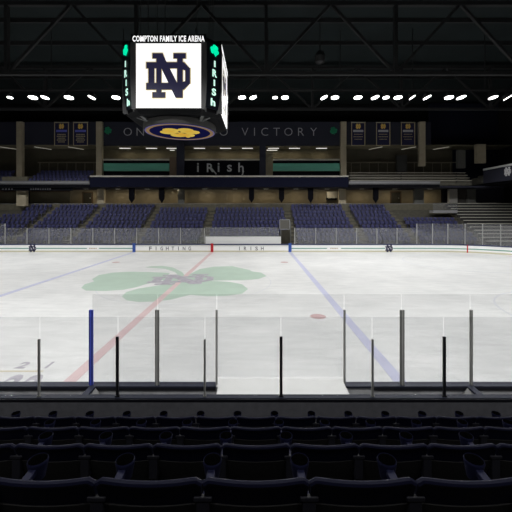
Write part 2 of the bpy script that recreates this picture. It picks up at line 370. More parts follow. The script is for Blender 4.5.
for i, px in enumerate(right):
    upright((X(px,YG), YG-.045), zb, zl, 'slim pale upright between clear panes on the far boards, right of the white bench front', 'far uprights right of the bench')
    nx = right[i+1] if i < 5 else 416.8
    pane((X(px,YG),YG), (X(nx,YG),YG), zb, zl, .015, G_FAR, 'rink_glass', 'low hazy glass pane on the far boards right of the white bench front', 'low far panes right of the bench')
# curved corner, tall panes
R2 = RR+.05
def arcpt(px):
    cx, cy = RX1-RR, RY1-RR
    x0 = X(px, YG)
    if x0 <= cx: return (x0, YG)
    lo, hi_ = 0, PI/2
    for _ in range(50):
        t = (lo+hi_)/2; x = cx+R2*math.sin(t); y = cy+R2*math.cos(t)
        if x/y*F+CX < px: lo = t
        else: hi_ = t
    return (x, y)
cpx = [416.8, 432.5, 447.8, 465, 482.6, 500.7, 519, 540]
for i, px in enumerate(cpx):
    p = arcpt(px); upright(p, zb, zh, 'tall pale upright between the high panes at the right end of the far boards', 'tall uprights at the right', .03)
    if i < len(cpx)-1: pane(p, arcpt(cpx[i+1]), zb, zh, .015, G_FAR, 'rink_glass', 'high hazy glass pane following the curve of the boards at right', 'tall panes at the right')

# ------------------------------------------------------------------ far bench between the marks
x0, x1 = X(205.5, 34.2), X(281, 34.2)
struct(MB().box(RX0-3, 33, RY1+.11, 34.36, -.05, .0).build('floor_bench', M['rubber'])) 
b = thing('team_bench', 'long blank white panel standing behind the far boards beneath the seats', 'bench wall', ((x0+x1)/2, 34.2, 0))
MB().box(x0, x1, 34.16, 34.22, .0, Z(237, 34.2)).build('white_panel', M['white_board'], b)
MB().box(x0, x1, 34.14, 34.24, Z(237,34.2), Z(237,34.2)+.05).build('top_trim', M['white_board'], b)
pane((X(205,34.5),34.3), (X(243,34.5),34.3), 0, Z(227.3,34.5), .015, G_FAR, 'rink_glass', 'hazy glass pane behind the left half of the white bench front', None)
pane((X(243,34.5),34.3), (X(279,34.5),34.3), 0, Z(227.3,34.5), .015, G_FAR, 'rink_glass', 'hazy glass pane behind the right half of the white bench front', None)
# ------------------------------------------------------------------ far stand
ROW0, DY, NR = 34.75, .83, 10
def frow(k): return ROW0 + DY*k, .55 + .40*k          # seat line, floor height
t = MB()
for k in range(NR):
    y, z = frow(k); t.box(-38, 33, y-.38, y-.38+DY, z-.6 if k else 0, z)
    if k: pass
yT = frow(NR-1)[0]-.38+DY; zT = 4.75
t.box(-38, 33, yT, yT+3.2, zT-.6, zT)
struct(t.build('stand_terrace', M['conc_far']), 'stepped concrete terrace carrying the far seats', 'terrace')
aisx = [X(15,35.2), X(70,35.2), X(138.5,35.2), X(204,35.2), X(293,35.2), X(363,35.2), X(414,35.2), X(474,35.2)]
aiw = .47
for i, ax in enumerate(aisx[:-1]):
    s_ = MB()
    for k in range(NR):
        y, z = frow(k)
        s_.box(ax-aiw+.06, ax+aiw-.06, y-.38, y-.38+DY, z, z+.03)
        s_.box(ax-aiw+.06, ax+aiw-.06, y-.38+DY*.55, y-.38+DY, z+.03, z+.2)
    struct(s_.build('aisle_stair', M['conc']), 'pale concrete aisle stair, %s from the left in the far stand' % ['first','second','third','fourth','fifth','sixth','seventh'][i], 'stairs')
# vomitory tunnel right of the bench
v = thing('tunnel_gate', 'dark opening under a small framed rail beside the right end of the bench', 'gate', (X(285,34.2), 34.3, 0))
MB().box(X(281.3,34.3), X(290,34.3), 34.28, 34.34, 0, Z(230,34.3)).build('opening_shade', M['door'], v)  # flat dark sheet painted for the shade inside the tunnel
fx0, fx1, fz0, fz1 = X(279.5,34.3), X(290,34.3), Z(229.5,34.3), Z(219.5,34.3)
MB().box(fx0, fx1, 34.27, 34.30, fz0, fz1).build('grey_panel', mat('panel_grey', (.10,.095,.085), .7), v)
MB().box(fx0, fx1, 34.24, 34.27, fz1-.06, fz1).box(fx0, fx1, 34.24, 34.27, fz0, fz0+.06).box(fx0, fx0+.06, 34.24, 34.27, fz0, fz1).box(fx1-.06, fx1, 34.24, 34.27, fz0, fz1).build('rail_frame', M['rail'], v)
MB().box(X(280.2,34.3), X(281.3,34.3), 34.27, 34.34, 0, fz0).box(X(290,34.3), X(291.2,34.3), 34.27, 34.34, 0, fz1-.3).build('jamb', M['grey_pillar'], v)

def seat_small(mb, cx, y, z):
    # shell back leaning away from the rink, flipped-up pan, pedestal
    w = .205
    n_ = 4
    for s0 in range(n_):
        u0 = -1+2*s0/n_; u1 = -1+2*(s0+1)/n_
        c0 = .04*(1-u0*u0); c1 = .04*(1-u1*u1)
        h0 = .82-.07*abs(u0)**3; h1 = .82-.07*abs(u1)**3
        vs = [(cx+u0*w,y+.03+c0,z+.47),(cx+u1*w,y+.03+c1,z+.47),(cx+u1*w,y+.12+c1,z+h1),(cx+u0*w,y+.12+c0,z+h0),
              (cx+u0*w,y+.06+c0,z+.47),(cx+u1*w,y+.06+c1,z+.47),(cx+u1*w,y+.15+c1,z+h1),(cx+u0*w,y+.15+c0,z+h0)]
        fs = [(0,1,2,3),(7,6,5,4),(3,2,6,7),(0,4,5,1)]
        if s0 == 0: fs.append((0,3,7,4))
        if s0 == n_-1: fs.append((1,5,6,2))
        mb.add(vs, fs)
    a = [(cx-w*.85,y-.02,z+.44),(cx+w*.85,y-.02,z+.44),(cx+w*.75,y+.0,z+.66),(cx-w*.75,y+.0,z+.66)]
    mb.add(a + [(p[0],p[1]+.05,p[2]) for p in a], [(0,1,2,3),(7,6,5,4),(3,2,6,7),(0,4,5,1),(0,3,7,4),(1,5,6,2)])
    mb.box(cx-.03, cx+.03, y+.01, y+.07, z, z+.44)
    mb.box(cx+w-.0, cx+w+.03, y-.18, y+.1, z+.60, z+.63)
mb = MB(); seat_small(mb, 0, 0, 0)
proto = mb.build('stadium_seat', M['farseat'], origin=(0,0,0))
secnames = ['far section at left frame edge', 'second far section from left', 'third far section from left', 'far section just left of the team bench',
            'far section behind the team bench', 'far section just right of the tunnel', 'second far section right of the tunnel', 'short far section below the glass balcony']
bounds = [(-30.5, aisx[0])] + [(aisx[i], aisx[i+1]) for i in range(6)] + [(aisx[6], X(459,38))]
cands = []
for si, (a, c_) in enumerate(bounds):
    xa, xb = a+aiw, c_-aiw
    if si == 0: xa = a
    if si == 7: xb = c_
    n_ = int((xb-xa)/.49); st = (xb-xa)/n_
    for k in range(NR):
        if si == 3 and k > 8: continue
        if si == 4 and k > 8: continue
        if si == 7 and k > 5: continue
        y, z = frow(k)
        for j in range(n_):
            x_ = xa+st*(j+.5) + (.06 if k % 2 else -.06)
            if x_/y*F+CX < -14: continue
            if si == 4 and k == 0 and x_ > X(277, 34.8): continue
            if k >= 7 and X(14,42) < x_ < X(29,42): continue
            cands.append((math.hypot(x_, y)+ (6 if k < 2 else 0), x_, y, z, si, k))
cands.sort()
cnames = ['lowest','second','third','fourth','fifth','sixth','seventh','eighth','ninth','top']
first = True
for (_, x_, y, z, si, k) in cands[:255]:
    o = proto if first else proto.copy()
    if not first: COL.objects.link(o)
    first = False
    o.location = (x_, y, z)
    tag(o, 'small navy seat, %s row up, %s' % (cnames[k], secnames[si]), 'seat', 'small navy seats, %s row up, %s' % (cnames[k], secnames[si]))
rest = MB()
for (_, x_, y, z, si, k) in cands[255:]: seat_small(rest, x_, y, z)
# upper deck seats at left join the same uncounted mass
def urow(k): return 40.75+.8*k, 7.35+.42*k
for k in range(4):
    y, z = urow(k)
    for px0, px1 in ((-14, 13), (30, 92)):
        xx = X(px0+4*k*(px0 > 0), y)
        while xx < X(px1-1.5*(3-k), y):
            rest.v and None
            seat_small(rest, xx, y, z); xx += .5
tag(rest.build('stadium_seats', M['farseat']), 'remaining rows of small navy seats filling the far stand and upper left deck', 'seats', None, 'stuff')

# ------------------------------------------------------------------ far concourse, columns and balconies
DW = 44.6
zK = Z(203.5, 42.3)
knee = MB().box(-38, 33, yT-.02, yT+.10, zT-.5, zT+.27)
struct(knee.build('trim_1', M['conc']), 'low tan parapet behind the top row of far seats', 'parapet')
struct(MB().box(-38, 33, yT-.04, yT+.12, zT+.27, zT+.32).build('trim_2', M['rail']), 'thin grey handrail on the parapet behind the far seats', 'handrail')
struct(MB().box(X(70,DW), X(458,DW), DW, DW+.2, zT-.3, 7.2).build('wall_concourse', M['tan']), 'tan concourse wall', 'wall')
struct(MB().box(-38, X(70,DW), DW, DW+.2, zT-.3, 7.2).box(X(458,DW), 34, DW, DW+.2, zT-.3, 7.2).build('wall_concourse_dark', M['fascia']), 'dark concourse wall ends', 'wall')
# pale panels on the dark wall, left
for (a, c_) in ((-6,16),(30,70)):
    w_ = thing('wall_panel', 'wide khaki panel on the dark concourse wall %s' % ('left of the leftmost column' if a < 0 else 'right of the leftmost column'), 'wall panel', (X((a+c_)/2,DW-.1), DW-.05, Z(204,DW)))
    MB().box(X(a,DW-.1), X(c_,DW-.1), DW-.1, DW, Z(204,DW-.1), Z(191.5,DW-.1)).build('panel_sheet', M['tan_dk'], w_)
    MB().box(X(a,DW-.1), X(c_,DW-.1), DW-.13, DW-.1, Z(192.2,DW-.1), Z(191,DW-.1)).build('panel_trim', M['frame'], w_)
b = MB()
for px in [3,6,9,12]+[31+2.4*j for j in range(9)]:
    b.poly([(-.07,-.09),(.07,-.09),(.07,.09),(-.07,.09)], front(X(px,40.36), 40.36, Z(189,40.36)), 0, .03)
sg = thing('soffit_sign', 'dark hanging strip with a row of faint pale marks under the left balcony', 'sign', (X(24,40.2), 40.2, Z(191,40.2)))
MB().box(X(-12,40.2), X(72,40.2), 40.36, 40.46, Z(190.6,40.2), Z(187.7,40.2)).build('sign_board', M['dark'], sg)
b.build('faint_marks', M['sign_dim'], sg)
# doors
for (a, c_, top, bot, nm) in ((83.5,92,193,208,'dark doorway in the tan concourse wall at left beneath the balcony'), (391,400,192.5,208,'dark doorway with a brown frame in the tan concourse wall at right')):
    d_ = bpy.data.objects.new('door_%d' % (1 if a < 200 else 2), None); COL.objects.link(d_); d_.location = (X((a+c_)/2,DW), DW-.1, zT-.3); ORG[d_] = Vector(d_.location)
    struct(d_)
    MB().box(X(a,DW), X(c_,DW), DW-.06, DW, zT-.0, Z(top,DW)).build('door_leaf', M['door'], d_)
    w_ = .14
    MB().box(X(a,DW)-w_, X(a,DW), DW-.1, DW, zT, Z(top,DW)+w_).box(X(c_,DW), X(c_,DW)+w_, DW-.1, DW, zT, Z(top,DW)+w_).box(X(a,DW), X(c_,DW), DW-.1, DW, Z(top,DW), Z(top,DW)+w_).build('door_frame', M['frame'], d_)
    MB().box(X(c_,DW)-.25, X(c_,DW)-.17, DW-.12, DW-.06, zT+1.0, zT+1.2).build('door_handle', M['alu'], d_)
YC = 42.15
def column(pxa, pxb, top, bot, m, label, y=YC, dep=.45):
    o = MB().box(X(pxa,y), X(pxb,y), y, y+dep, Z(bot,y), Z(top,y)).build('support_column', m)
    return tag(o, label, 'column')
column(16.3, 22, 121.5, 180, M['tan_col'], 'tall tan column at far left in front of the dark upper wall')
column(16.3, 26, 186, 206, M['tan_col'], 'short wide tan column below the left balcony among the seats', y=41.3)
column(96, 101.8, 121.5, 176, M['tan_col'], 'tall tan column at the left end of the suites')
column(97, 104, 186, 205.2, M['tan_col'], 'tan column under the balcony right of the left doorway', y=42.86)
column(340.8, 346.5, 121.5, 176, M['tan_col'], 'tall tan column at the right end of the suites')
column(339, 346, 186, 205.2, M['tan_col'], 'tan column under the right end of the long balcony front', y=42.86)
column(419.5, 425.5, 121.5, 166, M['tan_col'], 'tall tan column rising from the right upper bleachers')
column(414.5, 424, 186, 206.5, M['grey_pillar'], 'dull grey column under the right balcony', y=42.86)
column(476.5, 486, 144, 163, M['tan_col'], 'short broad tan column at far right above the end stand', y=41)
column(458, 465.5, 150, 168, M['grey_pillar'], 'narrow grey pillar between the right bleachers and the end stand')
column(176.5, 184, 143, 175.6, M['fascia'], 'dark navy pier left of the centre sign', y=42.2)
column(259.5, 265.8, 143, 175.6, M['fascia'], 'dark navy pier right of the centre sign', y=42.2)
column(169.5, 175.8, 157, 175.6, mat('brown_pier', (.13,.095,.065), .8), 'short brown pier beside the left teal panel', y=42.4)
column(266, 272.6, 152, 175.6, M['tan_dk'], 'short tan pier beside the right teal panel', y=42.4)
column(178, 184, 186, 205, M['grey_pillar'], 'grey column under the balcony below the scoreboard', y=42.86)
column(449.5, 457.5, 187.5, 206, M['white_pillar'], 'off-white pillar under the right balcony beside the small glass balcony', y=42.86)
column(458.5, 466, 187, 206, mat('pillar_dark', (.035,.032,.028), .8), 'dark pillar at the end of the seating right of the off-white pillar', y=43.1)
column(467, 476, 187, 206, M['grey_pillar'], 'broad grey pillar at the left end of the silver bleachers', y=43.1)
column(443, 448.5, 187, 205, M['dark'], 'black narrow pier left of the off-white pillar', y=43.5)

# balcony slabs and fronts
YB = 40.0
struct(MB().box(X(90,YB), X(349,YB), YB+.3, DW, Z(187,YB), Z(187,YB)+.5).build('ceiling_balcony', M['fascia']), 'dark underside of the long balcony', 'soffit')
bf = thing('balcony', 'long dark navy balcony front with a pale top edge across the centre', 'balcony front', (X(219,YB), YB, Z(187,YB)))
MB().box(X(90,YB), X(348.5,YB), YB, YB+.3, Z(187,YB), Z(177,YB)).build('navy_band', M['fascia2'], bf)
MB().box(X(90,YB), X(348.5,YB), YB-.06, YB+.36, Z(177,YB), Z(175.6,YB)).build('pale_ledge', M['ledge'], bf)
MB().box(X(90,YB), X(348.5,YB), YB+.36, 42.2, Z(187,YB)+.55, Z(187,YB)+.7).build('deck_slab', M['fascia'], bf)
for (a, c_, nm) in ((-14, 89.5, 'left'), (349, 440, 'right')):
    e = thing('balcony_edge', 'grey rail edge of the %s upper deck above black shadow' % nm, 'balcony edge', (X((a+c_)/2,YB), YB, Z(187,YB)))
    MB().box(X(a,YB), X(c_,YB), YB, YB+.25, Z(184.3,YB), Z(180.8,YB)).build('grey_rail', mat('edge_grey', (.13,.13,.135), .5), e)
    MB().box(X(a,YB), X(c_,YB), YB-.03, YB+.1, Z(182.6,YB), Z(181.9,YB)).build('edge_strip', M['rail'], e)
    MB().box(X(a,YB), X(c_,YB), YB+.05, YB+.3, Z(187.5,YB), Z(184.3,YB)).build('dark_band', M['dark'], e)  # near-black band painted in for the shadow under the deck edge
    struct(MB().box(X(a,YB), X(c_,YB)+(8 if nm == 'right' else 0), YB+.3, DW, Z(187.3,YB), Z(187.3,YB)+.2).build('ceiling_%s_deck' % nm, M['fascia']), 'dark underside of the %s upper deck' % nm, 'soffit')
# upper deck terraces
t = MB(); t2 = MB()
for k in range(4):
    y, z = urow(k)
    t.box(-38, X(89.5,y), y-.35, y+.45, z-.4, z)
struct(t.build('upper_terrace_left', M['conc_far']), 'upper left deck steps', 'terrace')
struct(MB().box(X(5,41), X(30,41), 40.5, 43.5, 7.75, 8.3).build('upper_stair', M['conc']), 'pale stair beside the leftmost column on the upper deck', 'stairs')
bl = thing('bleacher_block', 'grey stepped bleachers on the right upper deck behind the tall column', 'bleachers', (X(400,42), 41, 7.3))
for k in range(4):
    y, z = urow(k)
    MB().box(X(349,y), X(470-2*k,y), y-.35, y+.45, z-.12, z+.25).build('riser_step', M['conc_far'], bl)
    MB().box(X(349,y), X(470-2*k,y), y-.38, y-.05, z+.42, z+.48).build('bench_plank', mat('plank_dim', (.46,.43,.36), .6), bl)
    MB().box(X(349,y), X(349,y)+.1, y-.3, y-.1, z+.2, z+.42).box(X(400,y), X(400,y)+.1, y-.3, y-.1, z+.2, z+.42).box(X(455,y), X(455,y)+.1, y-.3, y-.1, z+.2, z+.42).build('plank_bracket', M['conc_dk'], bl)
YU = 44.3
for (a, c_, nm) in ((-14, 96.5, 'left'), (347, 456, 'right')):
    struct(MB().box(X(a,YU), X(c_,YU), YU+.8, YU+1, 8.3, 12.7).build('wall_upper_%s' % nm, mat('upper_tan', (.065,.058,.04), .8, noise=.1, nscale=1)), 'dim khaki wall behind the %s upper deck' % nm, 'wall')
    r_ = MB().box(X(a if nm == 'right' else 38,YU), X(c_,YU), YU-.1, YU-.02, Z(163,YU), Z(162,YU))
    for px in range(int(a)+4 if nm == 'right' else 40, int(c_), 9): r_.box(X(px,YU), X(px,YU)+.05, YU-.09, YU-.03, 8.6, Z(162.5,YU))
    tag(r_.build('guard_rail', mat('rail_tan', (.16,.14,.10), .6)), 'dim tan guard rail at the back of the %s upper deck' % nm, 'railing')
    struct(MB().box(X(a,YU), X(c_,YU), 43.3, YU+.8, 8.2, 8.6).build('upper_walkway_%s' % nm, M['conc_far']), 'walkway behind the %s upper deck' % nm, 'floor')
tag(MB().box(X(395,YU), X(405,YU), YU-.6, YU-.2, 8.6, Z(156,YU)).build('equipment_case', mat('case_grey', (.04,.04,.038), .8)), 'dim grey box standing on the right upper deck walkway', 'case')
# upper fascias
YF = 42.7
struct(MB().box(X(-14,YF), X(97,YF), YF, YF+.3, Z(144.5,YF), Z(121.8,YF)).box(X(101,YF), X(341,YF), YF, YF+.3, Z(145.5,YF), Z(121.8,YF)).box(X(346,YF), X(431,YF), YF, YF+.3, Z(144.5,YF), Z(121.8,YF)).build('wall_upper_front', M['fascia']), 'dark navy wall band above the suites', 'wall')
struct(MB().box(-39, 34, 46.8, 47, 0, 19.2).build('wall_back', M['backwall']))
struct(MB().box(X(-14,YF), 34, YF+.3, 46.8, Z(145.5,YF), Z(145.5,YF)+.15).build('ceiling_suites', M['tan_dk']), 'ceiling of the suites', 'ceiling')
ls = thing('motto_lettering', 'grey spaced capitals reading ON TO VICTORY between two green shamrocks', 'lettering', (X(220,YF), YF, Z(136,YF)))
zc = Z(131.8, YF)
for ch, px in (('O',127.8),('N',140.3),('T',210.5),('O',223.6),('V',245),('I',254.5),('C',264.7),('T',276.6),('O',288.4),('R',301),('Y',313.6)):
    b = MB(); b.text(ch, front(X(px,YF), YF, zc), height=1.0, thick=.05, bold=-.016); b.build('letter_%s' % ch.lower(), mat('motto_grey', (.42,.42,.44), .6), ls)
for px in (108, 333.5):
    b = MB(); shamrock(b, front(X(px,YF), YF, Z(130.5,YF)), .52, 0, .05, rot=PI/2+.3); b.build('green_shamrock', M['shamrock'], ls)
# suites
su = thing('hospitality_suite', 'row of glazed suites with teal panels under a pale counter line', 'suites', (X(220,42.5), 42.6, Z(175,42.5)))
YS = 42.6
for (a, c_) in ((102.6,169.3),(273,340.2)):
    MB().box(X(a,YS), X(c_,YS), YS, YS+.1, Z(171,YS), Z(163.3,YS)).build('teal_panel', M['teal'], su)
    MB().box(X(a,YS), X(c_,YS), YS, YS+.12, Z(163.3,YS), Z(160.6,YS)).build('dark_strip', M['dark'], su)
    MB().box(X(a,YS), X(c_,YS), YS-.1, YS+.3, Z(160.6,YS), Z(159,YS)).build('counter_edge', M['ledge'], su)
    MB().box(X(a,YS), X(c_,YS), YS+.3, YS+.4, Z(175.6,YS), Z(171,YS)).build('dark_kick', M['dark'], su)
MB().box(X(184,YS), X(259.5,YS), YS-.1, YS+.3, Z(160.6,YS), Z(159,YS)).build('counter_edge', M['ledge'], su)
sg = thing('center_sign', 'black sign panel with grey rounded letters reading iRish at the centre', 'sign', (X(222,YS), YS, Z(175,YS)))
MB().box(X(184,YS), X(259.5,YS), YS, YS+.2, Z(175.6,YS), Z(160.6,YS)).build('sign_panel', M['dark'], sg)
for ch, px, py, h in (('i',198,167.5,1.15),('R',210.3,167.8,1.1),('i',218.6,167.5,1.15),('s',229.5,168.3,.9),('h',241,167.4,1.2)):
    b = MB(); b.text(ch, front(X(px,YS), YS, Z(py,YS)), height=h, thick=.06, bold=.012)
    if ch == 'R': b.poly([(0,0),(.16,.05),(.85,-.80),(.7,-.84)], front(X(px,YS), YS, Z(py,YS)), 0, .05)
    if ch == 'h': b.poly([(.25,-.45),(.40,-.45),(.25,-.95),(.08,-.98)], front(X(px,YS), YS, Z(py,YS)), 0, .05)
    b.build('sign_letter', M['sign_grey'], sg)
struct(MB().box(X(102,45.5), X(341,45.5), 45.5, 45.7, 8.2, 12.6).build('wall_suites', M['tan_dk']), 'tan back wall inside the suites', 'wall')
struct(MB().box(X(97,YS), X(346,YS), 42.3, 45.5, 8.1, 8.25).build('floor_suites', M['conc_far']), 'floor of the suites', 'floor')
for px in (125,151.5,172,199.5,225.5,247.5,273.5,294.5,321.5,172.2,272):
    i_ = 'low' if px in (172.2, 272) else ''
    y = 44.0; z = Z(145.5,YF)-.075
    w_ = .72 if px not in (172.2,) else .3
    if i_: y = 44.9; z -= .08
    l_ = thing('suite_light', 'small bright strip light on the suite ceiling, one of the row under the motto wall', 'ceiling light', (X(px,y), y, z-.1), 'suite ceiling lights')
    MB().box(X(px,y)-w_, X(px,y)+w_, y-.16, y+.16, z-.06, z).build('lens', M['suite_lamp'], l_)
    MB().box(X(px,y)-w_-.03, X(px,y)+w_+.03, y-.19, y+.19, z-.02, z+.05).build('housing', M['housing'], l_)
for px, s_ in ((9,-1),(43,-1),(76,-1),(375.5,1),(408.5,1),(441,1)):
    y = 44.2; z = Z(145.5,YF)-.06
    o = MB().bar((X(px,y)-.55, y-.9*1, z) if s_ < 0 else (X(px,y)-.55, y+.9, z), (X(px,y)+.55, y+.9, z) if s_ < 0 else (X(px,y)+.55, y-.9, z), .14, .06).build('strip_light', M['side_lamp'])
    tag(o, 'faint warm strip light slanting under the %s upper wall' % ('left' if s_ < 0 else 'right'), 'strip light', 'faint strip lights %s' % ('left' if s_ < 0 else 'right'))
# banners
for i, (a, c_) in enumerate(((54.3,68.8),(73.2,87.8),(351.3,365.2),(376.2,390.2),(401,415))):
    y = YF-.12; xa, xb, za, zb_ = X(a,y), X(c_,y), Z(145.8,y), Z(122.3,y)
    nm = ['left of the pair on the left', 'right of the pair on the left', 'leftmost of the three on the right', 'middle of the three on the right', 'rightmost of the three on the right'][i]
    bn = thing('championship_banner', 'navy hanging banner with gold border, %s' % nm, 'banner', ((xa+xb)/2, y, za), 'hanging championship banners')
    MB().box(xa, xb, y, y+.04, za, zb_).build('cloth', M['banner'], bn)
    e = .09; MB().box(xa, xb, y-.02, y, za, za+e).box(xa, xb, y-.02, y, zb_-e, zb_).box(xa, xa+e, y-.02, y, za+e, zb_-e).box(xb-e, xb, y-.02, y, za+e, zb_-e).build('border', M['border'], bn)
    b = MB(); monogram(b, front((xa+xb)/2, y, zb_-.52), .62, .005, .02, grow=4); b.build('monogram', M['gold'], bn)
    b = MB(); b.box(xa+.25, xb-.25, y-.02, y, zb_-1.25, zb_-.98)
    b.build('emblem', M['bl_blue'] if i < 2 else M['bl_white'], bn)
    b = MB()
    for k in range(5 if i < 2 else 3):
        zz = zb_-1.50-k*(.24 if i < 2 else .32); ww = (.55,.62,.5,.6,.45)[k]
        for q in range(6): b.box((xa+xb)/2-ww+q*ww/3+.02, (xa+xb)/2-ww+(q+1)*ww/3-.03, y-.02, y, zz-.13 if i < 2 else zz-.08, zz)
    b.build('text_lines', M['border'], bn)
    MB().tube([(xa-.05,y+.02,zb_+.03),(xb+.05,y+.02,zb_+.03)], .03).build('hanging_pole', M['alu'], bn)
# pennants under the balcony
for i, px in enumerate((132,162,251.5,281.5,310.5,375.5)):
    y = 40.9; w_ = .32
    o = MB().poly([(-w_,0),(w_,0),(w_,-1.35),(0,-1.85),(-w_,-1.35)], front(X(px,y), y, Z(187.2,YB)-.02), 0, .18).build('hanging_pennant', M['pennant'])
    tag(o, 'narrow black pointed pennant hanging below the balcony, %s of six from left' % ['first','second','third','fourth','fifth','last'][i], 'pennant', 'black pennants')
wb = thing('wall_box', 'off-white wall cabinet with dark lower slot beneath the long balcony at right', 'cabinet', (X(332,43.9), 43.9, Z(200,43.9)))
MB().box(X(327,43.9), X(337.5,43.9), 43.9, DW, Z(198,43.9), Z(191.5,43.9)).build('cabinet_body', M['wbox'], wb)
MB().box(X(327.3,43.9), X(337,43.9), 43.95, DW, Z(200.3,43.9), Z(198,43.9)).build('dark_slot', M['dark'], wb)
# small glass balcony at right
sb = thing('glass_balcony', 'small balcony with glass rail over a pale base above the short seat section at right', 'balcony', (X(445,39.6), 39.6, Z(213,39.6)))
MB().box(X(433,39.6), X(457.5,39.6), 39.6, 40.4, Z(213,39.6), Z(210.3,39.6)).build('pale_base', M['rail'], sb)
MB().box(X(433,39.6), X(457.5,39.6), 39.6, 39.62, Z(210.3,39.6), Z(203.3,39.6)).build('rail_glass', G_FAR, sb)
MB().box(X(433,39.6), X(457.5,39.6), 39.58, 39.64, Z(203.5,39.6), Z(202.9,39.6)).build('top_rail', M['conc_far'], sb)

# ------------------------------------------------------------------ right end
be = thing('end_bleachers', 'silver bench bleachers in long horizontal rows at the far right', 'bleachers', (29, 37, 0))
for k in range(13):
    y = 34.9+.62*k; z = .55+.345*k
    x0 = X(476.5, y) if y > 38 else X(476.5, y)-.2
    MB().box(X(472,37), 33, y-.3, y+.32, 0 if k < 2 else z-.5, z).build('riser', M['conc_far'], be)
    MB().box(X(472.3,37), 33, y-.30, y-.02, z+.34, z+.42).build('bench_plank', M['bleach'], be)
    MB().box(X(472,37), 33, y-.2, y-.12, z, z+.34).build('support_beam', M['conc_dk'], be)
XE = 27.6
ef = thing('end_balcony', 'dark balcony front of the right end stand with a bright rail and white monogram', 'balcony front', (XE+.2, 37, 7.4))
MB().box(XE, XE+.3, 20, 40.2, 7.45, 9.0).build('dark_band', M['fascia'], ef)
MB().box(XE-.05, XE+.35, 20, 40.2, 9.02, 9.22).build('bright_rail', mat('bright_rail', (.55,.55,.54), .4), ef)
b = MB(); monogram(b, Frame((XE, 36.3, 8.42), (0,-1,0), (0,0,1)), .95, .0, .04); b.build('monogram', M['sign_grey'], ef)
struct(MB().box(XE+.3, 33.5, 20, 44, 7.2, 7.45).build('ceiling_end_deck', M['dark']), 'underside of the end deck', 'soffit')
t = MB()
for k in range(6): t.box(XE+.4+.8*k, XE+1.2+.8*k, 20, 43, 7.45, 8.3+.35*k)
struct(t.build('end_upper_terrace', M['conc_far']), 'stepped terrace of the right end upper deck', 'terrace')
struct(MB().box(33.4, 33.6, -3, 47, 0, 19.2).build('wall_right', M['backwall']))
struct(MB().box(-38.8, -38.6, -3, 47, 0, 19.2).build('wall_left', M['backwall']))
struct(MB().box(X(431,45), 33.4, 45.6, 45.8, 8, 19).build('wall_corner', mat('corner_blue', (.004,.006,.018), .8)), 'blue-black wall in the upper right corner', 'wall')

# ------------------------------------------------------------------ roof
struct(MB().box(-39, 34, -6, 47, 19.2, 19.4).build('ceiling', M['deck']))
def truss(y, zb0, zt0, x0, period, label, r=.11):
    t = thing('roof_truss', label, 'roof truss', (0, y, zb0))
    MB().box(-38.5, 33.3, y-.12, y+.12, zb0-.12, zb0+.12).build('bottom_chord', M['steel'], t)
    MB().box(-38.5, 33.3, y-.14, y+.14, zt0-.14, zt0+.14).build('top_chord', M['steel'], t)
    d_ = MB(); x = x0
    while x < 33.3-period/2:
        d_.bar((x,y,zb0),(x+period/2,y,zt0), .18, .18); 
        if x+period < 33.3: d_.bar((x+period/2,y,zt0),(x+period,y,zb0), .18, .18)
        d_.bar((x,y,zb0),(x,y,zt0), .22, .3)
        x += period
    o = d_.build('web_diagonals', M['steel'], t)
truss(23.0, Z(73.5,23), Z(4,23), X(266,23)-4*9.0, 9.0, 'dark roof truss nearest overhead whose lower chord crosses above the scoreboard')
truss(33.5, 14.4, 18.6, X(266,23)-4*9.0-4, 9.0, 'dark roof truss farther back, dim behind the lamp row')
for j, y in enumerate((16.5, 20, 26, 29.5, 37, 41)):
    o = MB().box(-38.5, 33.3, y-.08, y+.08, 18.85, 19.2).build('roof_purlin', M['steel']); tag(o, 'dark roof beam under the deck, %s from the front' % ['first','second','third','fourth','fifth','last'][j], 'roof beam', 'roof purlins')
tag(MB().lathe([(.0,-.35),(.35,-.2),(.45,.25),(.3,.6),(0,.65)], (X(320,26.5),26.5,Z(60,26.5)), 16).tube([(X(320,26.5),26.5,Z(60,26.5)+.6),(X(320,26.5),26.5,19.1)], .05).build('ceiling_unit_heater', M['steel']), 'dim grey rounded unit hanging high right of the scoreboard', 'heater')
# lamps
YL = 27.5; ZL = Z(97.2, YL)
pipe = MB().box(-36, 33, YL-.05, YL+.05, ZL+.55, ZL+.68)
x = -35
while x < 33: pipe.box(x-.03, x+.03, YL-.03, YL+.03, ZL+.68, 18.6+.6); x += 6
tag(pipe.build('lamp_pipe', M['steel']), 'dark suspended pipe carrying the far row of lamps', 'pipe')
def lamp(x, y, z, tilt, label, group, r=.40, rollx=0, power=0, aim=(0,0,-1), lens=None, cone=112, blend=.35):
    l_ = thing('high_bay_lamp', label, 'lamp', (x,y,z), group)
    q = Matrix.Rotation(tilt, 4, 'Y') @ Matrix.Rotation(rollx, 4, 'X')
    def tr(mb): mb.v = [tuple(Vector((x,y,z)) + (q @ (Vector(p)-Vector((x,y,z))))) for p in mb.v]; return mb
    tr(MB().lathe([(r*.98,-.05),(r*.98,.0),(0,.005)], (x,y,z), 20)).build('lens', lens or M['lamp'], l_)
    tr(MB().lathe([(r*1.02,-.02),(r*1.06,0),(r*.8,.2),(r*.35,.32),(.1,.36),(0,.36)], (x,y,z), 20)).build('housing', M['housing'], l_)
    MB().tube([(x,y,z+.3),(x,y,z+.56)], .03, 6).build('hanger', M['steel'], l_)
    if power:
        ld = bpy.data.lights.new('bulb', 'SPOT'); ld.energy = power; ld.spot_size = math.radians(cone); ld.spot_blend = blend; ld.shadow_soft_size = .35
        ld.color = (1,.998,.985)
        lo = bpy.data.objects.new('bulb', ld); COL.objects.link(lo); lo.parent = l_; lo.location = (0,0,-.12)
        lo.rotation_euler = Vector(aim).to_track_quat('-Z','Y').to_euler()
